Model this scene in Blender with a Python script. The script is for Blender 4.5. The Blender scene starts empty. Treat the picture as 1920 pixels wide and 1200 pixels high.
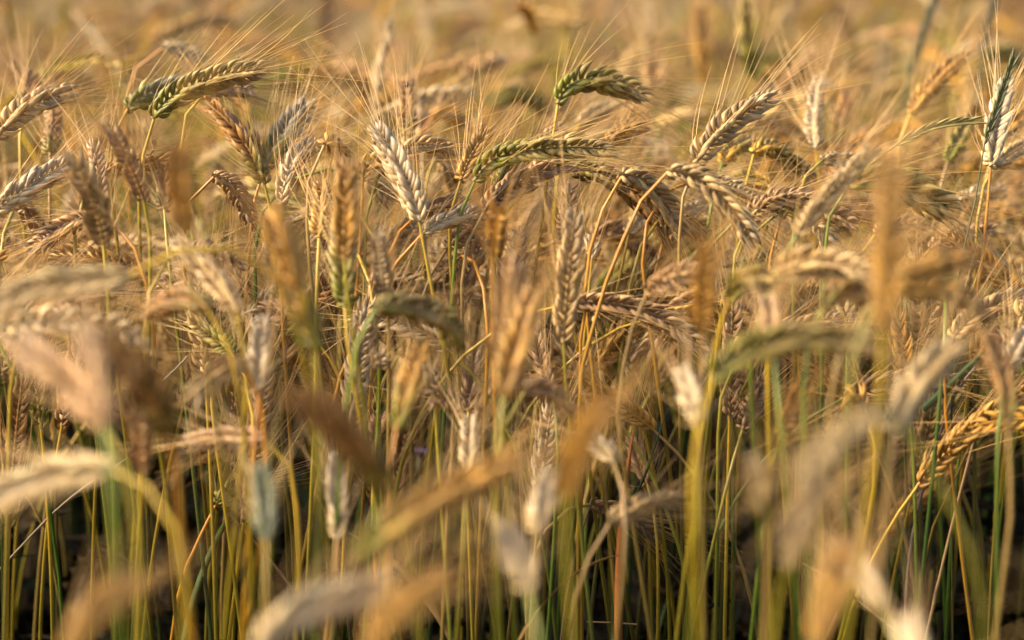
import bpy, math
import numpy as np
from mathutils import Vector
sc = bpy.context.scene
rad = math.radians

# ------------------------------------------------------------------ camera
CAM_H, PITCH, LENS, FOCUS = 1.45, 9.4, 85.0, 1.46
cd = bpy.data.cameras.new('camera')
cam = bpy.data.objects.new('camera', cd)
sc.collection.objects.link(cam)
cam.location = (0, 0, CAM_H)
cam.rotation_euler = (rad(90 - PITCH), 0, 0)
cd.lens = LENS
cd.sensor_width = 36
cd.clip_start, cd.clip_end = 0.02, 2000
cd.dof.use_dof = True
cd.dof.focus_distance = FOCUS
cd.dof.aperture_fstop = 3.7
cd.dof.aperture_blades = 0
sc.camera = cam

# ------------------------------------------------------------------ sky, sun, exposure
SUN_EL, SUN_AZ = 40.0, -97.0          # azimuth from the view direction (+Y), minus = towards -X
w = bpy.data.worlds.new('World')
sc.world = w
w.use_nodes = True
nt = w.node_tree
bg = nt.nodes['Background']
sky = nt.nodes.new('ShaderNodeTexSky')
sky.sky_type = 'NISHITA'
sky.sun_disc = False
sky.sun_elevation = rad(SUN_EL)
sky.sun_rotation = rad(SUN_AZ)
sky.dust_density = 3.0
sky.air_density = 1.0
nt.links.new(sky.outputs[0], bg.inputs[0])
bg.inputs[1].default_value = 0.13
sd = bpy.data.lights.new('sun', 'SUN')
sd.energy = 4.3
sd.angle = rad(26)
sd.color = (1.0, 0.83, 0.60)
sun = bpy.data.objects.new('sun', sd)
sc.collection.objects.link(sun)
az, el = rad(SUN_AZ), rad(SUN_EL)
to_sun = Vector((math.sin(az) * math.cos(el), math.cos(az) * math.cos(el), math.sin(el)))
sun.rotation_euler = to_sun.to_track_quat('Z', 'Y').to_euler()
sun.location = (-3, 3, 6)
vs = sc.view_settings
vs.view_transform = 'Standard'
vs.look = 'None'
vs.gamma = 1
vs.use_curve_mapping = False
vs.exposure = 1.55
sc.cycles.max_bounces = 8
sc.cycles.diffuse_bounces = 4
sc.cycles.transmission_bounces = 6
sc.cycles.use_denoising = True

rng = np.random.default_rng(7)
ALBEDO = 0.60          # ripe straw reflects roughly a third of the light
F = LENS / 36.0 * 1920.0
cp, sp = math.cos(rad(PITCH)), math.sin(rad(PITCH))
RIGHT, UP, FWD = np.array([1., 0, 0]), np.array([0, sp, cp]), np.array([0, cp, -sp])
CAM = np.array([0, 0, CAM_H])

def at(px, py, z):
    """point at camera depth z (metres) seen at photo coordinates px, py"""
    return CAM + z * (FWD + RIGHT * ((px - 960) / F) + UP * ((600 - py) / F))

def project(p):
    d = np.asarray(p) - CAM
    z = d @ FWD
    return 960 + F * (d @ RIGHT) / z, 600 - F * (d @ UP) / z, z

# ------------------------------------------------------------------ materials
def new_mat(name):
    m = bpy.data.materials.new(name)
    m.use_nodes = True
    t = m.node_tree
    b = t.nodes['Principled BSDF']
    return m, t, b

def plant_material(name, rough, spec, trans, streak, bump):
    """base colour comes from the mesh, mottled and streaked by noise; thin tissue lets light through"""
    m, t, b = new_mat(name)
    N, L = t.nodes.new, t.links.new
    a = N('ShaderNodeAttribute'); a.attribute_name = 'col'
    uv = N('ShaderNodeAttribute'); uv.attribute_name = 'grain'
    mp = N('ShaderNodeMapping'); mp.inputs['Scale'].default_value = streak
    L(uv.outputs['Vector'], mp.inputs[0])
    n1 = N('ShaderNodeTexNoise'); n1.inputs['Scale'].default_value = 1.0; n1.inputs['Detail'].default_value = 3
    L(mp.outputs[0], n1.inputs['Vector'])
    geo = N('ShaderNodeNewGeometry')
    n2 = N('ShaderNodeTexNoise'); n2.inputs['Scale'].default_value = 320; n2.inputs['Detail'].default_value = 2
    L(geo.outputs['Position'], n2.inputs['Vector'])
    r1 = N('ShaderNodeMapRange'); r1.inputs[3].default_value = 0.62; r1.inputs[4].default_value = 1.38
    L(n1.outputs['Fac'], r1.inputs[0])
    r2 = N('ShaderNodeMapRange'); r2.inputs[3].default_value = 0.72; r2.inputs[4].default_value = 1.28
    L(n2.outputs['Fac'], r2.inputs[0])
    mu = N('ShaderNodeMath'); mu.operation = 'MULTIPLY'
    L(r1.outputs[0], mu.inputs[0]); L(r2.outputs[0], mu.inputs[1])
    mx = N('ShaderNodeVectorMath'); mx.operation = 'SCALE'
    L(a.outputs['Color'], mx.inputs[0]); L(mu.outputs[0], mx.inputs['Scale'])
    L(mx.outputs[0], b.inputs['Base Color'])
    b.inputs['Roughness'].default_value = rough
    b.inputs['Specular IOR Level'].default_value = spec
    if bump:
        bp = N('ShaderNodeBump'); bp.inputs['Strength'].default_value = bump; bp.inputs['Distance'].default_value = 0.0006
        L(n1.outputs['Fac'], bp.inputs['Height']); L(bp.outputs[0], b.inputs['Normal'])
    if trans:
        tr = N('ShaderNodeBsdfTranslucent'); L(mx.outputs[0], tr.inputs[0])
        ms = N('ShaderNodeMixShader'); ms.inputs[0].default_value = trans
        L(b.outputs[0], ms.inputs[1]); L(tr.outputs[0], ms.inputs[2])
        L(ms.outputs[0], t.nodes['Material Output'].inputs[0])
    return m

M_EAR = plant_material('rye husk', 0.5, 0.4, 0.05, (2.2, 9, 1), 0.5)
M_CROP = plant_material('crop mass', 0.75, 0.12, 0, (2.2, 9, 1), 0)
M_AWN = plant_material('rye awn', 0.4, 0.5, 0.3, (3, 1, 1), 0)
M_STEM = plant_material('rye straw', 0.42, 0.45, 0.0, (30, 6, 1), 0.25)
M_LEAF = plant_material('dry leaf blade', 0.55, 0.3, 0.35, (4, 40, 1), 0.2)
M_BUG = plant_material('beetle shell', 0.25, 0.6, 0, (6, 6, 1), 0)

def soil():
    m, t, b = new_mat('field soil')
    N, L = t.nodes.new, t.links.new
    g = N('ShaderNodeNewGeometry')
    n = N('ShaderNodeTexNoise'); n.inputs['Scale'].default_value = 14; n.inputs['Detail'].default_value = 8
    L(g.outputs['Position'], n.inputs['Vector'])
    c = N('ShaderNodeValToRGB')
    c.color_ramp.elements[0].position = .35; c.color_ramp.elements[0].color = (.035, .024, .014, 1)
    c.color_ramp.elements[1].position = .7; c.color_ramp.elements[1].color = (.12, .082, .045, 1)
    L(n.outputs['Fac'], c.inputs[0]); L(c.outputs[0], b.inputs['Base Color'])
    bp = N('ShaderNodeBump'); bp.inputs['Distance'].default_value = .02
    L(n.outputs['Fac'], bp.inputs['Height']); L(bp.outputs[0], b.inputs['Normal'])
    b.inputs['Roughness'].default_value = .95
    return m

# ------------------------------------------------------------------ mesh helpers
class Geo:
    """collects quads with a colour and a grain coordinate per vertex"""
    def __init__(s):
        s.v, s.f, s.c, s.g, s.n = [], [], [], [], 0
    def add(s, v, f, c, g):
        s.v.append(v); s.f.append(f + s.n); s.c.append(c); s.g.append(g); s.n += len(v)
    def arrays(s):
        return np.concatenate(s.v), np.concatenate(s.f), np.concatenate(s.c), np.concatenate(s.g)

def build(name, geo, mat, parent=None, origin=(0, 0, 0)):
    v, f, c, g = geo.arrays() if isinstance(geo, Geo) else geo
    v = v - np.asarray(origin)
    me = bpy.data.meshes.new(name)
    me.vertices.add(len(v)); me.vertices.foreach_set('co', v.astype(np.float32).ravel())
    me.loops.add(f.size); me.loops.foreach_set('vertex_index', f.astype(np.int32).ravel())
    me.polygons.add(len(f))
    me.polygons.foreach_set('loop_start', np.arange(0, f.size, 4, dtype=np.int32))
    me.polygons.foreach_set('loop_total', np.full(len(f), 4, dtype=np.int32))
    me.polygons.foreach_set('use_smooth', np.ones(len(f), dtype=bool))
    me.update(calc_edges=True)
    ca = me.attributes.new('col', 'FLOAT_COLOR', 'POINT')
    c = ALBEDO * c ** 1.44 * 1.18
    ca.data.foreach_set('color', np.concatenate([c, np.ones((len(c), 1))], 1).astype(np.float32).ravel())
    ga = me.attributes.new('grain', 'FLOAT_VECTOR', 'POINT')
    ga.data.foreach_set('vector', g.astype(np.float32).ravel())
    me.materials.append(mat)
    o = bpy.data.objects.new(name, me)
    sc.collection.objects.link(o)
    if parent is not None:
        o.parent = parent
    return o

def thing(name, label, cat, loc, group=None):
    o = bpy.data.objects.new(name, None)
    o.empty_display_size = .02
    sc.collection.objects.link(o)
    o.location = loc
    o['label'] = label; o['category'] = cat
    if group:
        o['group'] = group
    return o

def norm(a):
    return a / np.maximum(np.linalg.norm(a, axis=-1, keepdims=True), 1e-9)

def spline(P, n):
    """smooth curve through the points P, n samples even in arc length"""
    P = np.asarray(P, float)
    if len(P) == 2:
        return P[0] + (P[1] - P[0]) * np.linspace(0, 1, n)[:, None]
    d = np.linalg.norm(np.diff(P, axis=0), axis=1)
    t = np.concatenate([[0], np.cumsum(np.maximum(d, 1e-6))])
    m = np.zeros_like(P)
    s = np.diff(P, axis=0) / np.diff(t)[:, None]
    m[1:-1] = (s[:-1] * np.diff(t)[1:, None] + s[1:] * np.diff(t)[:-1, None]) / (t[2:] - t[:-2])[:, None]
    m[0] = 1.5 * s[0] - .5 * m[1]; m[-1] = 1.5 * s[-1] - .5 * m[-2]
    x = np.linspace(0, t[-1], max(60, n * 3))
    k = np.clip(np.searchsorted(t, x, side='right') - 1, 0, len(P) - 2)
    h = np.diff(t)[k]; u = (x - t[k]) / h
    u, h = u[:, None], h[:, None]
    Q = (2*u**3 - 3*u**2 + 1) * P[k] + (u**3 - 2*u**2 + u) * h * m[k] + (-2*u**3 + 3*u**2) * P[k+1] + (u**3 - u**2) * h * m[k+1]
    a = np.concatenate([[0], np.cumsum(np.linalg.norm(np.diff(Q, axis=0), axis=1))])
    y = np.linspace(0, a[-1], n)
    return np.stack([np.interp(y, a, Q[:, i]) for i in range(3)], 1)

def frames(Q, n0):
    """tangent, normal, binormal along Q by parallel transport"""
    T = norm(np.gradient(Q, axis=0))
    Nn = np.zeros_like(T)
    n = n0 - T[0] * (n0 @ T[0])
    for i in range(len(T)):
        n = n - T[i] * (n @ T[i]); n = n / max(np.linalg.norm(n), 1e-9)
        Nn[i] = n
    return T, Nn, np.cross(T, Nn)

def tube(geo, Q, r, col, k=6, seed=0.0):
    T, Nn, B = frames(Q, np.array([.9, .3, .1]))
    a = np.arange(k) * 2 * math.pi / k
    r = np.broadcast_to(r, len(Q))
    v = Q[:, None] + r[:, None, None] * (np.cos(a)[None, :, None] * Nn[:, None] + np.sin(a)[None, :, None] * B[:, None])
    n = len(Q)
    i, j = np.meshgrid(np.arange(n - 1), np.arange(k), indexing='ij')
    f = np.stack([i*k + j, i*k + (j+1) % k, (i+1)*k + (j+1) % k, (i+1)*k + j], -1).reshape(-1, 4)
    c = np.repeat(col, k, 0) if col.ndim == 2 else np.tile(col, (n*k, 1))
    L = np.concatenate([[0], np.cumsum(np.linalg.norm(np.diff(Q, axis=0), axis=1))])
    g = np.zeros((n, k, 3)); g[..., 0] = L[:, None] * 3 + seed; g[..., 1] = np.abs(a - math.pi)[None] / 3; g[..., 2] = seed * 7
    geo.add(v.reshape(-1, 3), f, c, g.reshape(-1, 3))

# ------------------------------------------------------------------ ear colours (linear albedo): foot, body, tip
STRAW, GOLD, WHITE = (.71, .53, .265), (.72, .46, .12), (.78, .65, .44)
PINK, BROWN, CREAM = (.64, .44, .23), (.55, .34, .12), (.77, .62, .35)
GREEN, OLIVE, GREY = (.35, .35, .02), (.36, .31, .05), (.34, .36, .22)
EARC = {
    'S': (STRAW, STRAW, (.74, .60, .38)), 'G': (GOLD, GOLD, (.58, .37, .14)), 'W': (CREAM, WHITE, WHITE),
    'P': (PINK, PINK, (.70, .54, .36)), 'B': (OLIVE, BROWN, BROWN), 'C': (CREAM, CREAM, (.62, .52, .34)),
    'N': (GREEN, (.50, .41, .12), STRAW), 'GN': (GREEN, GOLD, GOLD), 'WN': (GREEN, (.58, .52, .36), WHITE),
    'NW': (GREEN, CREAM, WHITE), 'NS': (OLIVE, (.52, .42, .2), GREEN), 'GG': (GREY, GREY, (.4, .4, .24)),
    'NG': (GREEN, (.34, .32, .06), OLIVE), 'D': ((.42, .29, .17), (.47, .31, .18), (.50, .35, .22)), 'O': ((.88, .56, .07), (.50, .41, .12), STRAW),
}
def ramp3(c, t):
    a, b, d = [np.array(x) for x in c]
    t = np.asarray(t)[:, None]
    lo = np.clip(t / .45, 0, 1); hi = np.clip((t - .45) / .55, 0, 1)
    lo = lo * lo * (3 - 2 * lo)
    return a + (b - a) * lo + (d - b) * hi

PROF = {7: ([0, .12, .30, .48, .66, .84, 1.0], [.34, .78, 1.0, .98, .70, .31, .04]),
        5: ([0, .2, .42, .72, 1.0], [.4, .92, 1.0, .58, .06]),
        3: ([0, .42, 1.0], [.4, 1.0, .12])}

def ear_geo(Q, n0, kind, rings=7, sides=7, awn_frac=.38, florets=2, pitch=.0022, fat=1.0, awn_len=.047, awn_segs=5, spread=1.0, awn_r=.00027):
    """an ear grown along the curve Q: two rows of paired plump florets and a bristle on each"""
    Lc = np.concatenate([[0], np.cumsum(np.linalg.norm(np.diff(Q, axis=0), axis=1))])
    L = Lc[-1]
    T, Nn, B = frames(Q, n0)
    ip = lambda A, s: np.stack([np.interp(s, Lc, A[:, i]) for i in range(3)], 1)
    ns = max(4, int((L - .004) / pitch))
    s0 = (np.arange(ns) + .4) * (L - .006) / ns
    side = np.where(np.arange(ns) % 2 == 0, 1.0, -1.0)
    S = np.repeat(s0, florets); SD = np.repeat(side, florets)
    KB = np.tile([1.0, -1.0][:florets], ns) if florets == 2 else rng.choice([-.4, .4], ns)
    n = len(S)
    t = S / L
    T_, N_, B_ = norm(ip(T, S)), norm(ip(Nn, S)), norm(ip(B, S))
    P = ip(Q, S)
    size = np.interp(t, [0, .12, .35, .7, 1], [.70, .95, 1.05, .95, .62]) * rng.uniform(.88, 1.1, n) * fat
    tilt = np.radians(rng.normal(35, 7, n)) * np.interp(t, [0, .8, 1], [1.0, .85, .45])
    phi = np.radians(rng.normal(44, 11, n))
    out = N_ * (SD * np.cos(phi))[:, None] + B_ * (KB * np.sin(phi))[:, None]
    A = norm(T_ * np.cos(tilt)[:, None] + out * np.sin(tilt)[:, None])
    base = P + N_ * (SD * .0010)[:, None] + B_ * (KB * .0011)[:, None]
    O = norm(out - A * np.sum(out * A, 1)[:, None])
    W = np.cross(A, O)
    ln = .0120 * size * rng.uniform(.86, 1.12, n)
    rw, ro = .00198 * size, .00162 * size
    if florets == 1:
        rw = rw * 1.55; ro = ro * 1.25
    u, pr = [np.array(x) for x in PROF[rings]]
    ang = np.arange(sides) * 2 * math.pi / sides
    ca, sa = np.cos(ang), np.sin(ang)
    # a keel on the outer face, a belly that swells outwards and tips that curl back in
    kee = 1 + .16 * np.maximum(0, ca) ** 6
    belly = np.sin(u * math.pi) * .13
    ctr = base[:, None] + A[:, None] * (u[None, :, None] * ln[:, None, None]) + O[:, None] * ((belly[None] - 0.03 * u[None] ** 2.5) * ln[:, None])[..., None]
    v = ctr[:, :, None] + O[:, None, None] * (pr[None, :, None] * (ca * kee)[None, None] * ro[:, None, None])[..., None] \
        + W[:, None, None] * (pr[None, :, None] * sa[None, None] * rw[:, None, None])[..., None]
    k, m = sides, len(u)
    q, i, j = np.meshgrid(np.arange(n), np.arange(m - 1), np.arange(k), indexing='ij')
    b0 = q * m * k
    f = np.stack([b0 + i*k + j, b0 + i*k + (j+1) % k, b0 + (i+1)*k + (j+1) % k, b0 + (i+1)*k + j], -1).reshape(-1, 4)
    col = ramp3(EARC[kind], np.clip(t + rng.normal(0, .07, n), 0, 1))
    col = col * rng.uniform(.68, 1.24, n)[:, None]
    mould = rng.random(n) < .045
    tipc = np.clip(col * 1.15 + np.array([.07, .06, .045]), 0, .80)
    tipc[mould] = (.05, .035, .03)
    mix = np.clip((u - .5) / .5, 0, 1) ** 1.3 * .75
    cv = col[:, None] * (1 - mix[None, :, None]) + tipc[:, None] * mix[None, :, None]
    # darker, browner margin along both sides of each husk
    cv = np.repeat(cv[:, :, None], k, 2)
    marg = np.clip(np.abs(sa) - .3, 0, 1)[None, None, :, None] * .55 * np.linspace(.5, 1, m)[None, :, None, None]
    cv = cv * (1 - marg * np.array([.75, .95, 1.0]))
    g = np.zeros((n, m, k, 3)); g[..., 0] = u[None, :, None]; g[..., 1] = (ang / 6.283)[None, None]; g[..., 2] = rng.uniform(0, 50, n)[:, None, None]
    ear = Geo()
    ear.add(v.reshape(-1, 3), f, cv.reshape(-1, 3), g.reshape(-1, 3))
    kk = len(Q)
    rc = np.array(EARC[kind][1]) * .8
    tube(ear, Q, np.linspace(.0013, .0006, kk), rc, 4)
    # awns
    aw = Geo()
    has = rng.random(n) < awn_frac
    if has.any():
        idx = np.nonzero(has)[0]
        tip = ctr[idx, -1]
        a_ang = np.radians(np.clip(rng.normal(16, 8, len(idx)), 2, 42)) * spread
        d0 = norm(A[idx] * 1.0 + T_[idx] * .35)
        dirn = norm(T_[idx] * np.cos(a_ang)[:, None] + norm(out[idx]) * np.sin(a_ang)[:, None] + rng.normal(0, .06, (len(idx), 3)))
        al = awn_len * np.interp(t[idx], [0, .4, 1], [.75, 1.05, .9]) * rng.uniform(.6, 1.2, len(idx))
        x = np.linspace(0, 1, awn_segs + 1)
        curve = rng.normal(0, .10, (len(idx), 3)) + np.array([0, 0, -.03])
        c = tip[:, None] + (d0[:, None] * (x - .5 * x ** 2)[None, :, None] + dirn[:, None] * (.5 * x ** 2)[None, :, None] * 1.0 + dirn[:, None] * (.0 * x)[None, :, None] + curve[:, None] * (x ** 2 * .5)[None, :, None]) * al[:, None, None]
        c = c + dirn[:, None] * (x * .35)[None, :, None] * al[:, None, None]
        rr = awn_r * (1 - .72 * x)
        up = norm(np.cross(dirn, O[idx])); vp = np.cross(dirn, up)
        a3 = np.arange(3) * 2.0944
        vv = c[:, :, None] + rr[None, :, None, None] * (np.cos(a3)[None, None, :, None] * up[:, None, None] + np.sin(a3)[None, None, :, None] * vp[:, None, None])
        na, ma = len(idx), len(x)
        q, i, j = np.meshgrid(np.arange(na), np.arange(ma - 1), np.arange(3), indexing='ij')
        b0 = q * ma * 3
        fa = np.stack([b0 + i*3 + j, b0 + i*3 + (j+1) % 3, b0 + (i+1)*3 + (j+1) % 3, b0 + (i+1)*3 + j], -1).reshape(-1, 4)
        ac = .35 * col[idx] + .65 * np.array([.90, .64, .30])
        ac = ac * rng.uniform(.85, 1.2, na)[:, None]
        acv = np.repeat(np.repeat(ac[:, None], ma, 1)[:, :, None], 3, 2)
        gg = np.zeros((na, ma, 3, 3)); gg[..., 0] = x[None, :, None]; gg[..., 2] = np.arange(na)[:, None, None]
        aw.add(vv.reshape(-1, 3), fa, acv.reshape(-1, 3), gg.reshape(-1, 3))
    return ear, aw

STEMC = {'gold': ((.64, .46, .055), (.34, .28, .025), (.08, .09, .012)),  # top, middle, foot: olive foot darkened further, deep-crop shade put into the colour
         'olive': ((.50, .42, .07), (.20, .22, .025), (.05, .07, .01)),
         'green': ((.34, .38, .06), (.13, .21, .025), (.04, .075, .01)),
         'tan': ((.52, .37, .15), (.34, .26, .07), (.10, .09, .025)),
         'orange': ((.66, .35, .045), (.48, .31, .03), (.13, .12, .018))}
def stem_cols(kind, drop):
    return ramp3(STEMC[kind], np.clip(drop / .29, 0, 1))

def down_path(p, d, lean, bend_sign, floor=0.0):
    """the stem below a point p: leaves along d, turns downwards at a believable rate, then runs to the ground"""
    pts = []
    down = np.array([lean[0], lean[1], -1.0]); down /= np.linalg.norm(down)
    ds, rate = .01, rad(13)
    p = p.copy(); d = d / np.linalg.norm(d)
    for _ in range(40):
        ang = math.acos(max(-1, min(1, float(d @ down))))
        if ang < .02:
            break
        ax = np.cross(d, down)
        if ang > 2.2:
            ax = ax + np.array([0, .6 * bend_sign, 0]) * (ang - 2.0)
        if np.linalg.norm(ax) < 1e-4:
            ax = np.array([0, bend_sign, 0])
        ax = ax / np.linalg.norm(ax)
        th = min(ang, rate * min(1, .35 + ang))
        d = d * math.cos(th) + np.cross(ax, d) * math.sin(th) + ax * (ax @ d) * (1 - math.cos(th))
        d = d / np.linalg.norm(d)
        p = p + d * ds
        pts.append(p.copy())
    wob = rng.normal(0, .006, 2)
    h = p[2] - floor
    for f in (.25, .5, .75, 1.0):
        q = p + down * (h / -down[2]) * f
        q[:2] += wob * math.sin(f * math.pi) * (1 if f < 1 else 0)
        pts.append(q)
    return pts

def leaf_geo(p, az_, length, width, col, droop, twist=.5):
    n = 12
    x = np.linspace(0, 1, n)
    hd = np.array([math.cos(az_), math.sin(az_), 0])
    ang = rad(62) - droop * x
    st = np.stack([np.cos(ang), np.zeros(n), np.sin(ang)], 1) * length / n
    Q = p + np.concatenate([[[0, 0, 0]], np.cumsum(st[:-1, :1] * hd + st[:-1, 2:] * np.array([0, 0, 1.]), 0)])
    T = norm(np.gradient(Q, axis=0))
    sd_ = np.cross(T, np.array([0, 0, 1.])); sd_ = norm(sd_)
    nr = np.cross(sd_, T)
    tw = twist * x * 3
    sd2 = sd_ * np.cos(tw)[:, None] + nr * np.sin(tw)[:, None]
    nr2 = np.cross(sd2, T)
    wd = width * np.interp(x, [0, .15, .6, 1], [.5, 1, .8, .04])
    th = .00018
    rows = [Q + sd2 * wd[:, None] / 2 + nr2 * .12 * wd[:, None], Q + nr2 * th, Q - sd2 * wd[:, None] / 2 + nr2 * .12 * wd[:, None], Q - nr2 * th]
    v = np.stack(rows, 1)
    i, j = np.meshgrid(np.arange(n - 1), np.arange(4), indexing='ij')
    f = np.stack([i*4 + j, i*4 + (j+1) % 4, (i+1)*4 + (j+1) % 4, (i+1)*4 + j], -1).reshape(-1, 4)
    g = np.zeros((n, 4, 3)); g[..., 0] = x[:, None] * 3; g[..., 1] = np.array([0, .5, 1, .5]); g[..., 2] = rng.uniform(0, 40)
    geo = Geo()
    geo.add(v.reshape(-1, 3), f, np.tile(col, (n * 4, 1)) * rng.uniform(.9, 1.1, (n * 4, 1)), g.reshape(-1, 3))
    return geo

def rye(label, kind, ear_pts, stem_pts, stem_kind, rings, sides, group, bend_sign=1, leaf=None, lean=None, ear_n=None, **kw):
    """one rye plant: > stem, ear (> awns), leaf"""
    Lp = np.sum(np.linalg.norm(np.diff(np.array(ear_pts), axis=0), axis=1))
    Q = spline(ear_pts, 30)
    kw.setdefault('fat', 1.0)
    # the ear's flat side is turned a little at random
    view = norm(CAM - Q[0])
    t0 = norm(Q[2] - Q[0])
    sidev = np.cross(t0, view); sidev = sidev / max(np.linalg.norm(sidev), 1e-6)
    roll = rng.normal(0, .35) + (math.pi / 2 if rng.random() < .12 else 0)
    fw = np.cross(sidev, t0)
    n0 = sidev * math.cos(roll) + fw * math.sin(roll)
    ear, aw = ear_geo(Q, n0, kind, rings, sides, **kw)
    lean = rng.normal(0, .085, 2) if lean is None else lean
    if stem_pts:
        up = list(stem_pts[::-1])
        d = up[-1] - (up[-2] if len(up) > 1 else Q[0])
        ctl = [Q[1], Q[0]] + up
        low = down_path(up[-1], d, lean, bend_sign)
    else:
        d = -(Q[3] - Q[0])
        ctl = [Q[1], Q[0]]
        low = down_path(Q[0], d, lean, bend_sign)
    ctl = np.array(ctl + low)
    S = spline(ctl, 54)
    base = S[-1].copy()
    root = thing('rye_stalk', label, 'rye', base, group)
    L = np.concatenate([[0], np.cumsum(np.linalg.norm(np.diff(S, axis=0), axis=1))])
    r = np.interp(L, [0, .05, .3, 1.3], [.0009, .00112, .0014, .0019])
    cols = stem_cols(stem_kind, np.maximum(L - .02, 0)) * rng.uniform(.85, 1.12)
    for nd in (rng.uniform(.26, .42), rng.uniform(.55, .75), .95):
        k = np.argmin(np.abs(L - nd))
        r[k] *= 1.45; cols[k] *= .35
    st = Geo(); tube(st, S, r, cols, 7, rng.uniform(0, 60))
    so = build('stem', st, M_STEM, root, base)
    eo = build('ear', ear, M_EAR, root, base)
    if aw.n:
        build('awns', aw, M_AWN, eo, base)
    if leaf:
        k = np.argmin(np.abs(L - leaf[0]))
        build('leaf', leaf_geo(S[k], leaf[1], leaf[2], leaf[3], np.array(leaf[4]), leaf[5], rng.normal(0, .6)), M_LEAF, root, base)
    return root

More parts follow.
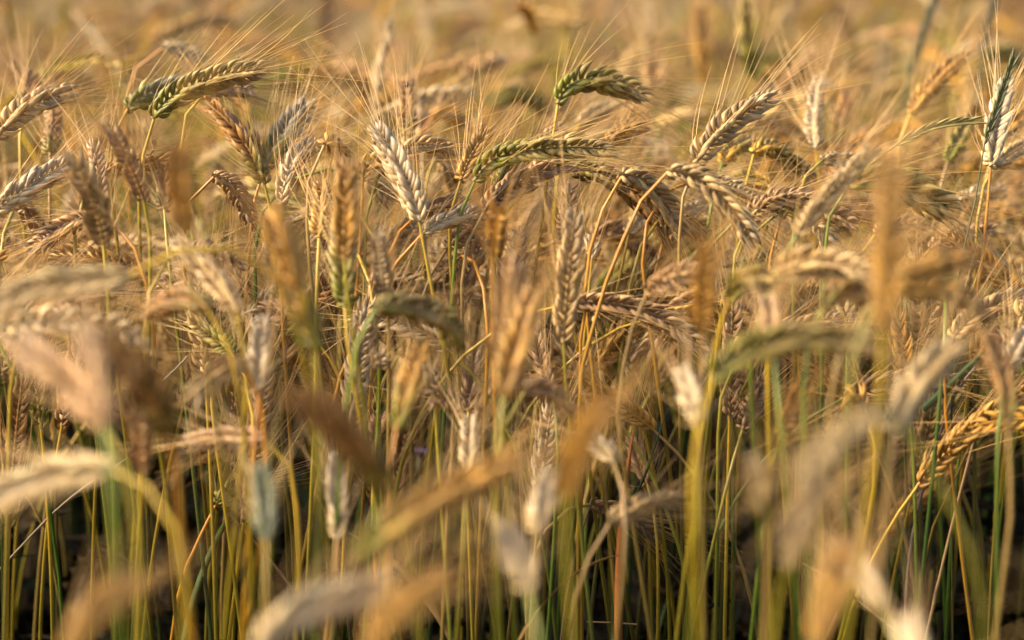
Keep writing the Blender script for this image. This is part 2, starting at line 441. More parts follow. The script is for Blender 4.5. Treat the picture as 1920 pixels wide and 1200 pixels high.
CATALOG = '''
N|.99||868,385 878,362|888,340 925,300 1000,281 1080,276 1155,281|sharp rye ear arching mid-field, bright green base fading to straw tip
G|1.0||846,390 855,362|864,338 880,300 900,265 914,236|plump golden upright ear touching the base of the green arching ear
N|1.02|||933,352 950,322 985,300 1020,292|short green-gold ear tucked directly under the green arching ear
P|.99|||905,398 960,350 1020,318 1078,305|pinkish-tan ear rising diagonally below the green arching ear
B|1.02|||1068,318 1135,328 1195,366 1238,415 1262,468|shaded brown ear arching behind the plump drooping straw ear
S|.98||1100,500 1118,430 1138,372 1152,338|1162,326 1200,336 1235,370 1262,412 1282,462|plump drooping straw ear with dark speck on bent golden stem
S|.95||1092,690 1112,615 1140,520 1185,415 1225,340|1248,318 1290,326 1342,358 1388,412 1416,466|long straw ear drooping from a thick orange stem
S|.985|||1303,306 1340,258 1390,214 1458,174|crisp pale gold ear slanting upward with long fanned awns
W|1.01|||1296,338 1345,345 1385,360 1425,384|small bleached ear lying behind the long straw ear on orange stem
P|.98|||1404,412 1430,386 1480,370 1535,374|tan ear bowed over the curled brown clump
B|.98,.99||1444,486 1458,440|1463,412 1466,392 1485,384 1502,398 1496,418|dark brown ear curled into a tight clump on leaning stem
P|1.0|||1528,392 1560,400 1610,430|tan ear with black tips falling away from curled brown clump
W|1.0|||1526,418 1545,436 1562,464|stubby white and purple ear hanging beside the curled brown clump
N|.98||1556,402 1572,362|1588,346 1630,335 1682,346 1738,370 1788,397|olive green ear arched behind the tall blurred golden ear
S|.87||1420,600 1448,535 1472,478|1492,440 1530,392 1585,330 1645,268|slim blurred straw ear crossing diagonally toward tall golden ear
G|.69||1650,760 1652,690|1656,620 1662,500 1668,380 1668,270|tall soft golden ear standing bolt upright across the other ears
W|1.1||1538,360 1534,310|1530,278 1524,230 1530,180 1542,136|bleached upright ear on a thin yellow stem behind the gold ears
N|1.05||1390,382 1404,325|1412,286 1440,276 1488,304 1528,338|drooping ear with a bright orange shoulder on yellow stem
W|1.06|||1354,306 1368,284 1394,272 1424,264|small white ear with green underside next to the orange shouldered ear
B|1.2|||1562,275 1576,220 1593,164|soft rust brown upright ear behind the bleached upright ear
G|1.12|||1706,212 1758,148 1816,100|golden ear slanting up behind the tall soft golden ear
W|1.0||1836,520 1848,440 1855,340|1858,312 1868,240 1890,142|silvery upright ear with a dark grass spike leaning across it
N|1.1|||1776,302 1800,258 1826,216|dark green and gold ear near the silvery upright ear
W|1.08|||1782,382 1830,368 1888,357|pale horizontal ear crossed by the thin green grass stalk
S|1.05|||1866,308 1900,284 1940,262|straw and green ear leaving the frame below silvery upright ear
G|1.1|||1880,250 1905,228 1940,205|small golden ear poking out behind the silvery upright ear
N|1.45|||1420,118 1460,108 1490,118 1512,142|blurred dark green ear arched behind the bleached upright ear
N|1.4|||1840,108 1880,100 1910,112 1945,150|blurred green ear arched high behind the silvery upright ear
N|1.35||1408,260 1410,190|1410,150 1406,80 1400,-10|tall blurred green and gold ear rising out of frame top
G|1.5|||1322,165 1316,90 1308,0|blurred golden ear rising next to the tall green and gold ear
B|1.3||1240,330 1234,250|1228,205 1222,150 1217,102|blurred brown upright ear on green stem past the arched green ear
S|1.55|||1218,95 1216,50 1222,0|pale blurred ear straight above the brown ear on green stem
N|1.03||1036,262 1040,225|1045,195 1062,165 1104,149 1156,157 1218,190|green ear arched like a hook, hanging free against soft field
G|1.06|||1138,268 1175,246 1218,231|small golden ear just below the tip of the hooked green ear
P|1.03|||985,296 1020,266 1062,236|tan ear half buried in awns above the green arching ear
S|1.12|||1085,232 1115,214 1148,199|small straw ear directly under the hooked green ear
S|1.01|||742,288 780,271 820,273 856,287|straw ear lying level behind the silver-white slanting ear
W|.965||818,580 802,500 792,445|787,415 774,372 744,308 696,226|large silver-white ear slanting up with bristling awns
G|1.0||678,420 677,360|680,335 686,312 706,303 728,318 748,344|golden ear curled over beside the silver-white slanting ear
S|1.02|||688,338 712,358 742,384|dull straw ear under the curled golden ear
S|1.1|||830,306 845,342 860,380|blurred straw ear hanging behind the plump golden upright ear
P|1.0|||788,396 835,384 892,390|pinkish ear lying level above the pale ear on slanting golden stem
W|.975||640,700 690,592 738,500 764,468|792,438 825,416 872,405 928,412|pale ear stretched level on a long slanting golden stem
P|1.01|||836,468 872,440 930,424|tan ear shadowed under the pale level ear
S|1.0|||722,458 748,434 782,412|straw ear wedged behind the foot of the silver-white ear
P|1.0|||868,478 845,495 820,528|narrow pinkish ear drooping below the tan shadowed ear
P|1.0|||966,560 968,490 973,424|slim tan upright ear behind the soft pinkish upright ear
P|.85|||942,690 952,590 966,478|soft pinkish upright ear mid-field, out of focus
G|.78|||944,742 968,650 1004,536|soft golden ear slanting across the pinkish upright ear
S|.93|||1056,642 1066,520 1080,388|long straw upright ear with awns spraying straight up
P|1.0|||1058,460 1062,400 1070,342|brown pointed ear behind the long straw upright ear
W|.99,1.0||1090,690 1100,600 1106,520|1110,485 1108,458 1098,456 1092,474|white frayed ear tip curled like a tuft on thin stem
W|1.05||1148,600 1168,490|1178,438 1210,408 1256,390|white slender ear beneath the plump drooping straw ear
P|1.08|||1108,445 1142,432 1185,452 1220,482 1248,510|greyish ear arching behind the thick orange stem
W|1.06|||1268,408 1295,396 1328,386|small white ear behind the curve of the long straw ear
S|1.03|||1266,404 1300,425 1340,458|dim straw ear sloping down beside the long straw ear
P|.9||1160,740 1178,650 1195,582|1212,545 1250,522 1300,512 1345,518|tan ear bent level toward the soft orange upright ear
G|.8|||1314,625 1320,540 1326,450|soft orange upright ear right of the bent tan ear
P|.98||1345,640 1350,575 1335,548|1310,548 1278,575 1240,618 1205,678|dark chevroned ear hanging down below the soft orange ear
S|1.04|||1348,565 1365,500 1386,440|pale straw upright ear below the tip of the long straw ear
N|1.0|||1382,512 1420,490 1478,478|green ear resting over the soft olive shoulder ear
N|.86|||1368,558 1388,532 1425,522 1468,526|soft olive ear with bent shoulder meeting the straw arch
S|.86||1440,680 1444,600|1452,540 1482,502 1552,494 1640,518|soft straw arch running level into tall golden ear
P|.8|||1452,672 1446,610 1440,552|soft pink upright ear at the foot of the straw arch
W|1.02|||1500,618 1502,580 1504,546|stubby silver ear pointing up with star of awns
P|.97|||1432,634 1500,612 1584,602|fuzzy tan ear lying level in front of the stubby silver ear
B|.82|||1540,578 1572,545 1612,548 1645,600|soft brown arched ear just under the straw arch
G|.8|||1676,545 1740,540 1795,552 1852,582|soft golden ear stretching level past the tall golden ear
G|.72|||1688,518 1750,500 1834,476|very soft orange ear above the golden level ear
S|1.06||1668,540 1688,495|1704,466 1738,438 1790,462|pale arched ear with short awns beyond the tall golden ear
N|1.08|||1716,440 1735,415 1756,390|green upright ear behind the pale arched ear
N|.74||1296,900 1312,790|1332,712 1385,664 1455,640 1550,633 1652,646|big soft ear arching level, green base and tan body
P|.99|||1767,572 1757,620 1742,684|crisp brown and white ear hanging tip down near golden level ear
S|.97||1770,720 1774,670|1785,636 1826,592 1880,572 1940,556|crisp straw ear with open chevrons leaving frame edge
C|.75||1662,960 1666,890|1676,812 1718,722 1806,640|thick creamy soft ear slanting up beside crisp hanging ear
B|.8||1896,960 1894,870|1890,800 1882,710 1848,618|soft brown drooping ear below the crisp straw edge ear
W|.9|||1888,690 1905,655 1930,620|silky white ear cut by frame edge below crisp straw ear
W|.78||1308,960 1306,860|1305,792 1298,745 1278,684|small white soft ear standing before the big green based arch
C|.68||1830,1060 1770,920 1718,826 1690,786|1655,772 1600,798 1540,850 1494,912|thick creamy soft ear drooping from a thin slanting stem
W|.68|||1472,1064 1500,980 1546,892|lilac-white soft ear below the drooping creamy ear
G|.93||1640,900 1635,800|1622,764 1608,742 1590,742 1580,758|small golden curled ear above the drooping creamy ear
B|.9|||1456,840 1480,780 1512,706|shadowed brown upright ear beneath the big green based arch
P|.98|||1392,806 1412,755 1440,700|crisp tan ear partly hidden under the big green based arch
C|.78||290,490 270,506|245,520 160,528 60,545 -30,594|soft creamy ear reaching level to frame edge
B|.82||452,760 430,650 410,602|390,576 340,560 268,596|soft reddish ear bowed between yellow stems
S|.84||462,740 456,650|446,584 400,522 326,446|soft straw ear leaning above the reddish bowed ear
P|.93|||356,466 405,478 458,508|dim pinkish ear behind the soft straw leaning ear
GN|.78||600,820 596,740|590,662 558,550 508,378|long soft orange ear with vivid green lower half
W|.85|||484,732 488,670 492,588|soft pink-white upright ear above the orange stems
S|.84||500,900 490,760 480,700|464,680 410,700 350,752|soft straw ear bent down beside the pink-white upright ear
P|.68|||200,800 120,710 18,636|very soft lilac-tan ear sloping toward frame edge
P|.66|||196,800 182,710 164,606|very soft pinkish upright ear crossing the lilac-tan sloping ear
B|.72||340,1000 332,900|322,826 265,712 186,622|soft brown ear sloping down to an orange stem
P|.85|||266,884 264,820 262,756|dim pink upright ear below the soft brown sloping ear
P|.86||560,1000 545,880 530,832|500,824 420,822 338,832|tan ear lying dead level among yellow stems
C|.7|||214,880 100,888 -16,934|thick soft straw ear reaching level out of the frame
N|.98||345,1075 378,1000|404,946 440,914 494,884|small crisp green ear slanting up low between stems
GG|.75|||500,1012 496,940 485,866|soft grey-green upright ear among low stems
W|.84|||632,1012 632,930 630,846|dim silvery upright ear low among the stems
B|.7|||732,922 650,818 552,732|soft brown ear sloping down toward the large golden ear
GN|.69||610,1200 632,1110|658,1052 750,975 860,910 982,854|large soft golden ear slanting up with olive base
W|.62|||476,1218 560,1150 640,1120 734,1098|soft whitish ear rising from bottom edge, under golden one
G|.62|||686,1218 760,1124 856,1078|soft golden ear rising at bottom edge next to whitish ear
G|.6|||126,1216 180,1140 262,1076|very soft orange ear rising at bottom corner
W|.88|||878,886 882,830 886,776|dim white upright ear above the large golden ear
P|.97|||878,772 884,710 894,648|crisp tan chevroned ear standing over the dim white ear
GN|.82|||742,806 768,720 800,636|soft olive-brown upright ear under the hooked soft ear
NS|.84||640,830 662,700 684,596|700,574 760,574 832,600 856,664|soft pale ear hooked over with a green tip
W|.92|||726,566 716,500 706,428|soft lilac-white upright ear left of the pale level ear
P|.97|||1032,724 1012,664 998,596|crisp tan ear leaning left behind the soft golden slanting ear
P|.86||930,900 944,812 962,756|984,730 1022,730 1078,784|soft pink ear drooping toward the big orange upright ear
G|.68||1066,1100 1060,1010|1062,932 1088,830 1148,738|big soft orange ear standing upright low mid-field
W|.75|||1008,996 1014,940 1032,878|small bluish white soft ear low between stems
W|.68|||992,1108 966,1040 938,976|soft lilac ear leaning left at the foot of the crop
S|.84||1080,1120 1100,1060 1120,1010|1142,980 1200,950 1284,934|soft straw ear bent level on a thin grey stem
P|1.0|||1106,944 1170,964 1242,1014|dark chevroned ear lying low in shadow behind grey stem
P|1.02|||1214,906 1198,866 1184,818|shadowed tan ear beside a flat orange leaf
W|.85|||1152,868 1128,838 1102,806|small silvery soft ear by the big orange upright ear
NW|.75|||1436,984 1422,920 1408,846|soft pale ear with green base near lilac-white ear
G|.62|||1528,1204 1560,1100 1594,994|soft orange ear rising below the lilac-white ear
W|.7|||1656,1138 1620,1080 1576,1004|soft blue-grey ear leaning left over low shade
W|.6|||1722,1236 1712,1200 1700,1156|blurred white ear tip at the very bottom edge
P|.93||842,900 850,830|850,780 838,746 812,744 804,768|brown ear curled shut on a grey stem
W|.93|||814,738 810,705 805,668|small white frayed ear just above the curled shut ear
W|.93,.92|||712,690 712,672 714,654|tiny opened husk like a star on thin stem
S|.97||1088,720 1090,620|1098,566 1108,570 1118,592 1122,618|pale ear folded sharply down beside the thick orange stem
S|1.0|||-8,258 60,196 138,168|crisp straw ear slanting up from the frame edge
B|1.08|||42,208 52,170 60,136|small dark brown upright ear over crisp edge ear
B|1.05|||94,294 98,245 102,196|golden brown upright ear under the crisp edge ear
W|.975|||-12,398 58,348 132,304|crisp silver ear slanting up from frame edge, lilac sheen
S|.92|||196,462 176,380 134,286|straw upright ear in front of the crisp silver ear
P|.95|||194,458 188,370 174,258|slim tan ear crossing the straw upright ear
P|.94|||272,378 240,300 204,232|pinkish-white ear leaning left beneath the green slanting ear
G|1.0|||196,324 250,308 318,300|golden ear lying level behind the pinkish-white leaning ear
G|.75|||346,436 338,350 330,262|soft orange upright ear below the green slanting ear
B|1.0|||308,392 307,350 306,306|small rusty ear at the foot of green slanting ear
P|.97|||166,404 110,430 48,478|crisp grey-tan chevroned ear drooping toward frame edge
P|1.02|||44,388 62,412 84,446|short dark tan ear above the crisp grey-tan drooping ear
N|1.0||262,345 274,265|286,222 312,192 385,154 502,130|crisp green slanting ear with long golden awns, touching silvery ear
WN|1.03|||238,204 272,180 340,162 402,150|silvery ear with green underside behind the green slanting ear
P|1.02|||380,176 425,166 478,174|dark-tipped tan ear under the tip of green slanting ear
W|1.15||236,190 252,135 280,98|306,88 342,93 388,116|grey-white ear on a thin arched stem above the green ear
B|1.02|||497,345 446,248 384,190|brown-gold ear leaning left under the green slanting ear
WN|1.03|||496,312 538,242 588,188|white ear slanting up with green foot and parallel awns
W|.99|||526,384 548,308 572,280 610,266|fluffy silver ear bent over toward golden stem
G|.99||576,430 584,315 598,280|608,270 626,270 646,298|small golden hooked ear meeting the fluffy silver ear
P|.99||350,392 364,356 384,330|400,328 430,344 456,380 478,430|crisp pink-tan ear nodding from a curved golden stem
S|1.0|||638,388 590,400 538,424|short straw ear lying level behind soft orange ear
G|.88|||645,486 648,390 652,296|soft golden upright ear left of the curled golden ear
G|.96|||598,446 602,390 606,336|golden upright ear behind the soft golden upright ear
N|.9|||646,575 644,490 640,398|soft brown-green upright ear below the soft golden upright ear
P|1.0|||652,470 630,488 604,512|tan ear tip drooping behind the brown-green upright ear
B|1.45|||750,165 738,110 728,68|blurred rust brown ear standing alone against far field
B|1.08|||766,262 764,200 764,140|brown thin ear carrying a small dark beetle
G|1.15|||812,218 840,212 876,244|small golden bowed ear behind the brown thin ear
P|1.15|||792,275 792,240 794,206|faint tan upright ear next to the small golden bowed ear
NG|1.35|||912,200 960,178 1000,188 1040,222|blurred dark green ear arching behind the green arching ear
P|.9|||52,612 90,580 138,560|dim tan ear under the soft creamy level ear
N|.95|||438,664 400,630 348,588|dark olive ear behind the reddish bowed ear
P|.98|||394,704 396,640 400,574|slim tan upright ear among yellow stems by reddish ear
P|.98|||700,836 706,805 722,772|crisp shaded ear low beside the olive-brown ear
G|.9|||924,486 930,430 936,386|soft golden ear tip standing by the pale level ear
S|1.0|||1540,300 1580,300 1640,318|dim straw ear lying behind the slim diagonal ear
S|1.06|||1440,345 1400,335 1350,352|dull straw ear lying under the orange shouldered ear
P|1.04|||1740,470 1800,440 1870,425|dim tan ear lying behind the thin green grass stalk
P|1.05|||1640,440 1690,420 1740,428|shaded tan ear between tall golden ear and pale arched ear
'''

# ------------------------------------------------------------------ the ground
def ground():
    bm_v, n = [], 40
    xs = np.concatenate([-np.geomspace(400, .4, 22), [0], np.geomspace(.4, 400, 22)])
    X, Y = np.meshgrid(xs, xs, indexing='ij')
    Z = np.where(np.hypot(X, Y) < 12, .012 * np.sin(X * 7) * np.cos(Y * 5), 0) - .012
    m = len(xs)
    v = np.stack([X, Y, Z], -1).reshape(-1, 3)
    i, j = np.meshgrid(np.arange(m - 1), np.arange(m - 1), indexing='ij')
    f = np.stack([i*m + j, (i+1)*m + j, (i+1)*m + j + 1, i*m + j + 1], -1).reshape(-1, 4)
    o = build('ground', (v, f, np.ones((len(v), 3)), np.zeros((len(v), 3))), soil())
    o['kind'] = 'structure'; o['label'] = 'bare brown soil between the rye stems'
ground()

# ------------------------------------------------------------------ the ears one can pick out
def pts(s):
    return [tuple(float(x) for x in p.split(',')) for p in s.split()]
GROUP = 'rye ears standing in the field'
ears_px = []
for row in CATALOG.strip().splitlines():
    kind, q, s_, e_, label = row.split('|')[0], *[x for x in row.split('|')[1:2]], row.split('|')[-3], row.split('|')[-2], row.split('|')[-1]
    qs = [float(x) for x in q.split(',')]
    q0, q1 = qs[0], qs[-1]
    E = pts(e_); Sx = pts(s_) if s_.strip() else []
    zz = np.linspace(q0, q1, len(E)) * FOCUS
    P = [at(x, y, z) for (x, y), z in zip(E, zz)]
    L = sum(np.linalg.norm(P[i+1] - P[i]) for i in range(len(P) - 1))
    short = any(k in label for k in ('tuft', 'star', 'curled', 'folded', 'stubby'))
    if L < .068 and not short:          # a foreshortened ear leans away or towards us
        dz = min(.045, math.sqrt(.072 ** 2 - L ** 2)) * (1 if q0 > .95 or rng.random() < .6 else -1)
        zz = zz + np.linspace(0, dz, len(E))
        P = [at(x, y, z) for (x, y), z in zip(E, zz)]
    if 'orange shoulder' in label:
        kind = 'O'
    SP = [at(x, y, q0 * FOCUS) for x, y in Sx]
    sk = rng.choice(['gold', 'olive', 'green', 'tan', 'orange'], p=[.42, .16, .06, .12, .24] if E[0][0] < 1000 else [.30, .28, .20, .12, .10])
    if q0 < .82: sk = rng.choice(['gold', 'olive', 'green', 'tan'], p=[.2, .35, .1, .35])
    if 'orange stem' in label or 'golden stem' in label: sk = 'orange'
    if 'green stem' in label: sk = 'green'
    if 'yellow stem' in label: sk = 'gold'
    if 'grey stem' in label: sk = 'tan'
    blur = abs(1 - q0) / q0
    rs = (7, 8) if blur < .08 else ((5, 6) if blur < .2 else (5, 5))
    dx = E[-1][0] - E[0][0]
    leaf = None
    if rng.random() < .25:
        leaf = (rng.uniform(.22, .5), rng.uniform(0, 6.28), rng.uniform(.10, .2), rng.uniform(.004, .007),
                [(.16, .22, .04), (.46, .32, .12), (.50, .28, .06)][rng.integers(3)], rng.uniform(.6, 2.6))
    rye(label, kind, P, SP, sk, rs[0], rs[1], GROUP, 1 if dx > 0 else -1, leaf,
        fat=.72 if 'slim' in label or 'thin' in label or 'narrow' in label else (.55 if 'star' in label or 'tuft' in label else .78 if L < .05 or 'tall soft' in label else 1.5 if 'tall blurred' in label else 1.04),
        awn_len=.045 if blur < .15 else .042, awn_frac=.55 if q0 < .9 else .68,
        spread=1.25 if ('fanned' in label or 'bristling' in label or 'awns' in label) else 1.0)
    ears_px.append((sum(p[0] for p in E) / len(E), sum(p[1] for p in E) / len(E)))
n_named = len(ears_px)

# ------------------------------------------------------------------ the plants between and behind them
MARKS = [((1030, 290), 'the green arching ear'), ((745, 320), 'the silver-white slanting ear'), ((395, 170), 'the green slanting ear'),
         ((1130, 165), 'the hooked green ear'), ((1380, 240), 'the pale gold fanned ear'), ((1662, 420), 'the tall golden ear'),
         ((1870, 230), 'the silvery upright ear'), ((1530, 205), 'the bleached upright ear'), ((1406, 60), 'the tall green and gold ear'),
         ((738, 110), 'the lone rust brown ear'), ((60, 345), 'the crisp silver ear'), ((60, 200), 'the crisp frame edge ear'),
         ((550, 240), 'the white ear with parallel awns'), ((440, 375), 'the nodding pink-tan ear'), ((1340, 380), 'the drooping straw ear'),
         ((1490, 400), 'the curled brown clump'), ((1690, 360), 'the olive green arched ear'), ((980, 195), 'the dark arched ear'),
         ((340, 95), 'the thin arched grey ear'), ((1225, 150), 'the brown ear on green stem'), ((1590, 220), 'the soft rust brown ear'),
         ((1760, 150), 'the slanting golden ear'), ((764, 200), 'the brown ear with the beetle')]
used = set()
CNAME = {'S': ['straw', 'pale straw', 'dull straw', 'faded straw'], 'G': ['golden', 'deep golden', 'warm golden'], 'W': ['whitish', 'bleached', 'milky'],
         'P': ['tan', 'pinkish', 'dusky tan'], 'B': ['brown', 'rusty', 'dark brown'], 'N': ['green tinged', 'green footed', 'greenish']}
def filler_label(kind, pose, x, y, z):
    m = sorted(MARKS, key=lambda k: (k[0][0] - x) ** 2 + ((k[0][1] - y) * 1.3) ** 2)
    soft = 'blurred' if z > 1.9 else 'soft' if z > 1.62 else 'crisp'
    for k in range(8):
        (mx, my), nm = m[k]
        dx, dy = x - mx, y - my
        rel = ('left of' if dx < 0 else 'right of') if abs(dx) > abs(dy) else ('above' if dy < 0 else 'below')
        dist = math.hypot(dx, dy)
        how = 'just ' if dist < 70 else '' if dist < 160 else 'well '
        for c in CNAME[kind]:
            lab = f'{soft} {c} ear {pose}, {how}{rel} {nm}'
            if lab not in used:
                used.add(lab)
                return lab
    return lab

def free_plant(x, y, top, kind):
    """centre line of a plant rooted at x, y whose highest point is at height top"""
    u = rng.random()
    if u < .22: bend, pose = rng.uniform(.05, .4), 'standing upright'
    elif u < .62: bend, pose = rng.uniform(.7, 1.35), 'slanting'
    elif u < .9: bend, pose = rng.uniform(1.4, 2.0), 'arching'
    else: bend, pose = rng.uniform(2.1, 2.7), 'nodding'
    a = rng.normal(.15, .9) if rng.random() < .66 else rng.normal(math.pi, .8)
    h = np.array([math.cos(a), math.sin(a), 0])
    if 1.3 < y < 1.56: h[1] *= .25; h[1] = abs(h[1])
    elif 1.3 < y < 1.8: h[1] = abs(h[1])
    if y < .8: h[1] = -abs(h[1])
    el_ = rng.uniform(.075, .10)
    lean = rng.normal(.04, .05)
    n = 70
    s = np.linspace(0, 1, n); Lt = .36 + el_
    sl = s * Lt
    th = lean + bend * np.clip((sl - .14) / (Lt - .14), 0, 1) ** 1.5
    d = np.sin(th)[:, None] * h + np.cos(th)[:, None] * np.array([0, 0, 1.])
    C = np.concatenate([[[0, 0, 0.]], np.cumsum(d[:-1] * Lt / (n - 1), 0)])
    zoff = top - C[:, 2].max()
    C = C + np.array([x, y, zoff])
    k = int(n * (Lt - el_) / Lt)
    foot = np.array([x, y, 0]) - h * math.tan(lean) * zoff * .6
    return C, k, foot, pose

# candidates on a jittered lattice, nearest first
cand = []
cell = .042
for iy in range(int(1.40 / cell), int(7.6 / cell)):
    z = iy * cell
    cs = cell if z < 2.0 else cell * 1.9 if z < 3.2 else cell * 3.1
    half = .212 * z * 1.12 + .10
    for ix in range(int(-half / cs), int(half / cs) + 1):
        x = (ix + rng.uniform(-.5, .5)) * cs; yy = z + rng.uniform(-.5, .5) * cell
        if rng.random() < .9:
            cand.append((yy, x))
cand.sort()
FKIND, FW = ['S', 'G', 'W', 'P', 'B', 'N'], [.30, .20, .08, .22, .10, .10]
N_MORE = 296 - n_named
crop = []
made = 0
for yy, x in cand:
    kind = FKIND[rng.choice(6, p=FW)]
    top = rng.normal(1.275, .035 if yy < 2.2 else .075)
    if yy < 1.75:
        top = min(top, 1.29) - rng.uniform(.01, .09)
    if yy < 1.52:
        top = rng.uniform(1.17, 1.26)
    C, k, foot, pose = free_plant(x, yy, top, kind)
    ex, ey, ez = project(C[k:].mean(0))
    if made < N_MORE and 10 < ex < 1910 and ey > 5:
        lab = filler_label(kind, pose, ex, ey, ez)
        E = [C[i] for i in np.linspace(k, len(C) - 1, 6).astype(int)]
        St = [C[i] for i in np.linspace(6, k - 3, 7).astype(int)]
        sk = rng.choice(['gold', 'olive', 'green', 'tan'], p=[.50, .26, .10, .14] if x < 0 else [.30, .30, .26, .14])
        d = foot - St[0]
        rye(lab, kind, E, St, sk, 5, 6, GROUP, lean=(d[0] / -d[2], d[1] / -d[2]), awn_len=.048)
        made += 1
    else:
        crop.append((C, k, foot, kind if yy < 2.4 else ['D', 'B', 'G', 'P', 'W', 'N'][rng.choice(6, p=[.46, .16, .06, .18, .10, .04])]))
n_side = len(crop)
# plants out of the frame at either side and under the lens: they shade the ones in view
for _ in range(2300):
    yy = rng.uniform(-.7, 2.9); x = rng.uniform(-1.9, 1.3)
    half = .212 * max(yy, 0) * 1.05 + .05
    top = rng.normal(1.27, .04) - .07 * min(1, max(0, (1.4 - yy) / .8))
    if abs(x) < half + .07:
        if yy > .52: continue
        top = min(top, CAM_H - .31 * max(yy + .1, 0) - .06)
    if abs(yy) < .17 and abs(x) < .17: continue
    crop.append(free_plant(x, yy, min(top, 1.31), 'S')[:3] + (FKIND[rng.choice(6, p=FW)],))

n_view = len(crop)
# unseen short tillers added below the frame to block light from the low stems
for _ in range(700):
    yy = rng.uniform(.45, 1.5); half = .212 * yy + .12
    x = rng.uniform(-half, half)
    top = CAM_H - .305 * yy - rng.uniform(.05, .16) - .05
    crop.append(free_plant(x, yy, top, 'S')[:3] + ('B',))
for _ in range(420):  # extra unseen plants round the lens, added to block skylight from behind it
    yy = rng.uniform(-.5, .5); x = rng.uniform(-.7, .7)
    if abs(x) < .1 and abs(yy) < .1: continue
    crop.append(free_plant(x, yy, min(1.33, CAM_H - .31 * max(yy + .1, 0) - .10), 'S')[:3] + ('S',))

big = Geo()
for ci, (C, k, foot, kind) in enumerate(crop):
    far = C[k][1] > 3.0
    Q = C[np.linspace(k, len(C) - 1, 8).astype(int)]
    n0 = norm(rng.normal(0, 1, 3))
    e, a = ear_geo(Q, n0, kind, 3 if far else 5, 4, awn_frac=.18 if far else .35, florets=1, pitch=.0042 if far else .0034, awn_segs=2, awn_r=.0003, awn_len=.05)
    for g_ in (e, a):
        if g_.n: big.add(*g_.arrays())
    S = np.concatenate([[foot], C[np.linspace(8, k, 6).astype(int)]])[::-1]
    L = np.concatenate([[0], np.cumsum(np.linalg.norm(np.diff(S, axis=0), axis=1))])
    for _ in range((3 if not far else 1) if ci < n_side else 7):  # leaves added to block light low down, with gap shade put into their colour
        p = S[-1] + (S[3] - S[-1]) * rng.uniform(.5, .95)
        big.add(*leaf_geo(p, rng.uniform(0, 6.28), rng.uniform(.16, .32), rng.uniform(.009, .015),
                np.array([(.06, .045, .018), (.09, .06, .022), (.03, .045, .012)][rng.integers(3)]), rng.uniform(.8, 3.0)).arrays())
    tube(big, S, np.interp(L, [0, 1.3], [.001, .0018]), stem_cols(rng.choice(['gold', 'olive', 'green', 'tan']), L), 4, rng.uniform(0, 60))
# near-black leaf clutter added in the gaps: the crop's deep shade put into colour
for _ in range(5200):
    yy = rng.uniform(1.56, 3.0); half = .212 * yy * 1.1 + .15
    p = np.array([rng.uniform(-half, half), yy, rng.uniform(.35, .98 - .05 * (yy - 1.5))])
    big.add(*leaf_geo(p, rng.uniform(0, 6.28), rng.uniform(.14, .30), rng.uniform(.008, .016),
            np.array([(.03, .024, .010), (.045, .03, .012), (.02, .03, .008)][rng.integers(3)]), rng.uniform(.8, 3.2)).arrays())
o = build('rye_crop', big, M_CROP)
o['kind'] = 'stuff'; o['label'] = 'mass of ripe rye filling the field behind and around the ears'; o['category'] = 'rye crop'

# ------------------------------------------------------------------ wild grass among the rye
def grass(label, px_stem, px_spike, q, col, n_sp, thick=1.0):
    P = [at(x, y, q * FOCUS) for x, y in px_stem]
    K = [at(x, y, q * FOCUS) for x, y in px_spike]
    low = down_path(P[0], P[0] - P[1], (.02, .01), 1)
    S = spline(np.array(low[::-1] + P + [K[0]]), 40)
    root = thing('grass_stalk', label, 'grass', S[0], 'wild grass stalks among the rye')
    st = Geo(); tube(st, S, thick * np.linspace(.0014, .0007, len(S)), np.array(col), 6)
    build('stem', st, M_STEM, root, S[0])
    Q = spline(K, 24)
    T, Nn, B = frames(Q, norm(np.cross(Q[1] - Q[0], FWD)))
    g = Geo(); tube(g, Q, np.linspace(.0008, .0004, len(Q)), np.array(col) * .9, 4)
    for i in range(n_sp):
        f = (i + .3) / n_sp * (len(Q) - 1); k = int(f); sgn = 1 if i % 2 else -1
        d = norm(T[k] + Nn[k] * .12 * sgn)
        for b in (-1, 0, 1):
            dd = norm(d + B[k] * .10 * b + Nn[k] * .05 * abs(b) * sgn)
            x = np.linspace(0, 1, 6)[:, None]
            q_ = Q[k] + Nn[k] * sgn * .0006 + dd * x * rng.uniform(.010, .013)
            tube(g, q_, .0008 * thick * np.array([.3, .8, 1, .8, .45, .08]), np.array(col) * rng.uniform(.8, 1.25), 5, rng.uniform(0, 9))
    build('spike', g, M_EAR, root, S[0])
grass('thin bright green grass stalk with a dark spike leaning over the silvery ear', [(1790, 560), (1806, 470), (1830, 370)], [(1846, 270), (1868, 205), (1902, 108)], .985, (.20, .20, .05), 16, .8)
grass('slender pale grass spike lying across the tall golden ear', [(1560, 390), (1600, 330), (1655, 285)], [(1680, 272), (1745, 240), (1832, 226)], .99, (.46, .40, .16), 15)
grass('blurred dark green grass spike against far field, the lower one', [(1690, 300), (1700, 190)], [(1704, 150), (1728, 70), (1760, -20)], 1.35, (.10, .12, .03), 18, 2.0)
grass('blurred dark grass spike leaving the frame above the slanting golden ear', [(1836, 240), (1838, 150)], [(1840, 110), (1856, 40), (1874, -30)], 1.35, (.13, .12, .04), 18, 2.0)

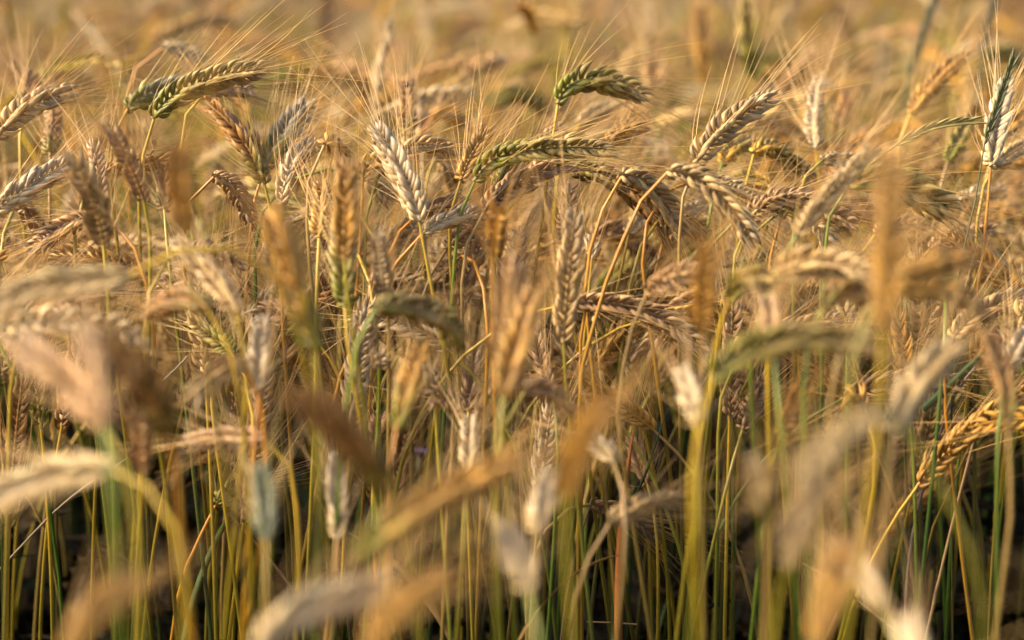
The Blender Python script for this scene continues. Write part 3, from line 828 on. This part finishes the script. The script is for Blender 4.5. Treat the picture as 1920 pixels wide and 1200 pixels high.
# ------------------------------------------------------------------ loose straws and blades
def straw(name, label, cat, px, q, width, col, flat=False):
    P = [at(x, y, q * FOCUS) for x, y in px]
    Q = spline(P, 24)
    g = Geo()
    t = np.linspace(0, 1, 24)
    if flat:
        T, Nn, B = frames(Q, RIGHT + .2 * UP)
        wd = width * np.interp(t, [0, .2, .7, 1], [.8, 1, .8, .05])
        rows = [Q + Nn * wd[:, None] / 2 - B * .1 * wd[:, None], Q + B * .0002, Q - Nn * wd[:, None] / 2 - B * .1 * wd[:, None], Q - B * .0002]
        v = np.stack(rows, 1).reshape(-1, 3)
        i, j = np.meshgrid(np.arange(23), np.arange(4), indexing='ij')
        f = np.stack([i*4 + j, i*4 + (j+1) % 4, (i+1)*4 + (j+1) % 4, (i+1)*4 + j], -1).reshape(-1, 4)
        gr = np.zeros((24, 4, 3)); gr[..., 0] = t[:, None] * 3; gr[..., 1] = np.array([0, .5, 1, .5])
        g.add(v, f, np.tile(np.array(col), (96, 1)), gr.reshape(-1, 3))
    else:
        r = np.full(24, width / 2); c = np.tile(np.array(col), (24, 1)) * rng.uniform(.85, 1.15, (24, 1))
        r[11] *= 1.5; c[11] *= .4
        tube(g, Q, r, c, 6, rng.uniform(0, 9))
    o = build(name, g, M_LEAF if flat else M_STEM, None, Q[0])
    o.location = Q[0]
    o['label'] = label; o['category'] = cat
straw('dry_straw', 'thin brown straw leaning between stems beside the flat orange leaf', 'straw', [(1040, 1330), (1075, 1060), (1112, 930), (1168, 800), (1188, 742)], 1.0, .0016, (.36, .24, .13))
straw('dry_straw', 'purplish dry straw leaning low near the green leaf blade', 'straw', [(1700, 1330), (1712, 1000), (1748, 858), (1812, 708), (1828, 690)], .99, .0019, (.30, .21, .17))
straw('dry_straw', 'tan straw slanting low in the shade near frame edge', 'straw', [(1690, 1400), (1735, 1200), (1785, 985), (1833, 800)], .985, .0021, (.46, .32, .15))
straw('dry_straw', 'thin tan straw slanting across dark low stems at frame edge', 'straw', [(-40, 1110), (14, 1052), (127, 938), (262, 845)], 1.02, .0015, (.44, .33, .18))
straw('dry_straw', 'bent brown straw lying low between yellow stems', 'straw', [(415, 948), (450, 985), (505, 1048), (560, 1120)], .98, .0017, (.26, .17, .09))
straw('dry_straw', 'short dark twig crossing a yellow stem', 'straw', [(292, 726), (326, 696), (352, 668)], .97, .0016, (.20, .14, .08))
straw('dry_straw', 'thin straw slanting low under the lilac-white ear', 'straw', [(1505, 1056), (1545, 1078), (1632, 1145), (1700, 1200)], .97, .0015, (.45, .33, .14))
straw('dry_straw', 'tiny level straw stuck low between green stems', 'straw', [(1100, 1166), (1150, 1168), (1194, 1171)], 1.0, .0011, (.40, .28, .16))
straw('wild_grass', 'narrow dark green blade curving upward beside the flat orange leaf', 'grass', [(1150, 1330), (1190, 935), (1213, 882), (1240, 800), (1264, 738)], .98, .0022, (.07, .13, .035), True)
straw('wild_grass', 'short bright green leaf blade slanting across low straws', 'grass', [(1730, 768), (1760, 742), (1790, 715), (1848, 655)], .97, .0052, (.10, .19, .05), True)
straw('dry_leaf', 'flat orange leaf standing among low stems', 'leaf', [(1160, 1250), (1168, 960), (1180, 860), (1190, 790)], .96, .0052, (.55, .26, .08), True)

# ------------------------------------------------------------------ beetles and a cornflower
def beetle(label, px, py, q, size, col, up):
    p = at(px, py, q * FOCUS)
    up = norm(np.array(up)); right = norm(np.cross(up, FWD)); out = -FWD
    root = thing('beetle', label, 'beetle', p, None)
    g = Geo(); x = np.linspace(0, 1, 9)
    Q = p + up * ((x - .5) * size)[:, None]
    tube(g, Q, size * .27 * np.array([.1, .6, .88, 1, 1, .92, .75, .5, .08]), np.array(col), 10)
    build('body', g, M_BUG, root, p)
    g = Geo(); Q = p + up * (np.linspace(.46, .70, 6) * size)[:, None]
    tube(g, Q, size * .16 * np.array([.3, .9, 1, .9, .6, .1]), np.array(col) * .5, 8)
    build('head', g, M_BUG, root, p)
    for s in (-1, 1):
        for k in (-.2, .08, .32):
            g = Geo()
            Q = np.array([p + up * k * size, p + up * (k + .05) * size + right * s * size * .38, p + up * (k - .12) * size + right * s * size * .58 - out * size * .12])
            tube(g, spline(Q, 6), size * .03, np.array(col) * .4, 4)
            build('leg', g, M_BUG, root, p)
beetle('small dark red beetle sitting near the top of the brown thin ear', 763, 160, 1.072, .0042, (.10, .02, .012), (.1, 0, 1))
beetle('small brown beetle clinging low on the thick orange stem', 1083, 671, .947, .0034, (.16, .05, .015), (.15, 0, 1))
beetle('tiny black beetle among the awns beside the silver-white ear', 703, 268, .962, .0022, (.01, .01, .012), (-.5, 0, 1))

def cornflower():
    q = 1.14
    h = at(788, 878, q * FOCUS)
    S = spline(np.array(down_path(h, np.array([0, 0, -1.]), (.03, 0), 1)[::-1] + [h]), 20)
    root = thing('cornflower', 'small faint violet flower deep among the stems', 'flower', S[0])
    st = Geo(); tube(st, S, np.linspace(.0014, .001, 20), np.array((.12, .16, .05)), 6); build('stem', st, M_STEM, root, S[0])
    g = Geo(); tube(g, h + np.array([0, 0, 1.]) * np.linspace(-.004, .008, 6)[:, None], .0035 * np.array([.4, .9, 1, .9, .7, .5]), np.array((.10, .11, .05)), 8)
    build('flower_head', g, M_STEM, root, S[0])
    for k in range(9):
        build('petal', leaf_geo(h + np.array([0, 0, .007]), k * .7, .011, .005, np.array((.20, .15, .30)), .9, 0), M_LEAF, root, S[0])
cornflower()
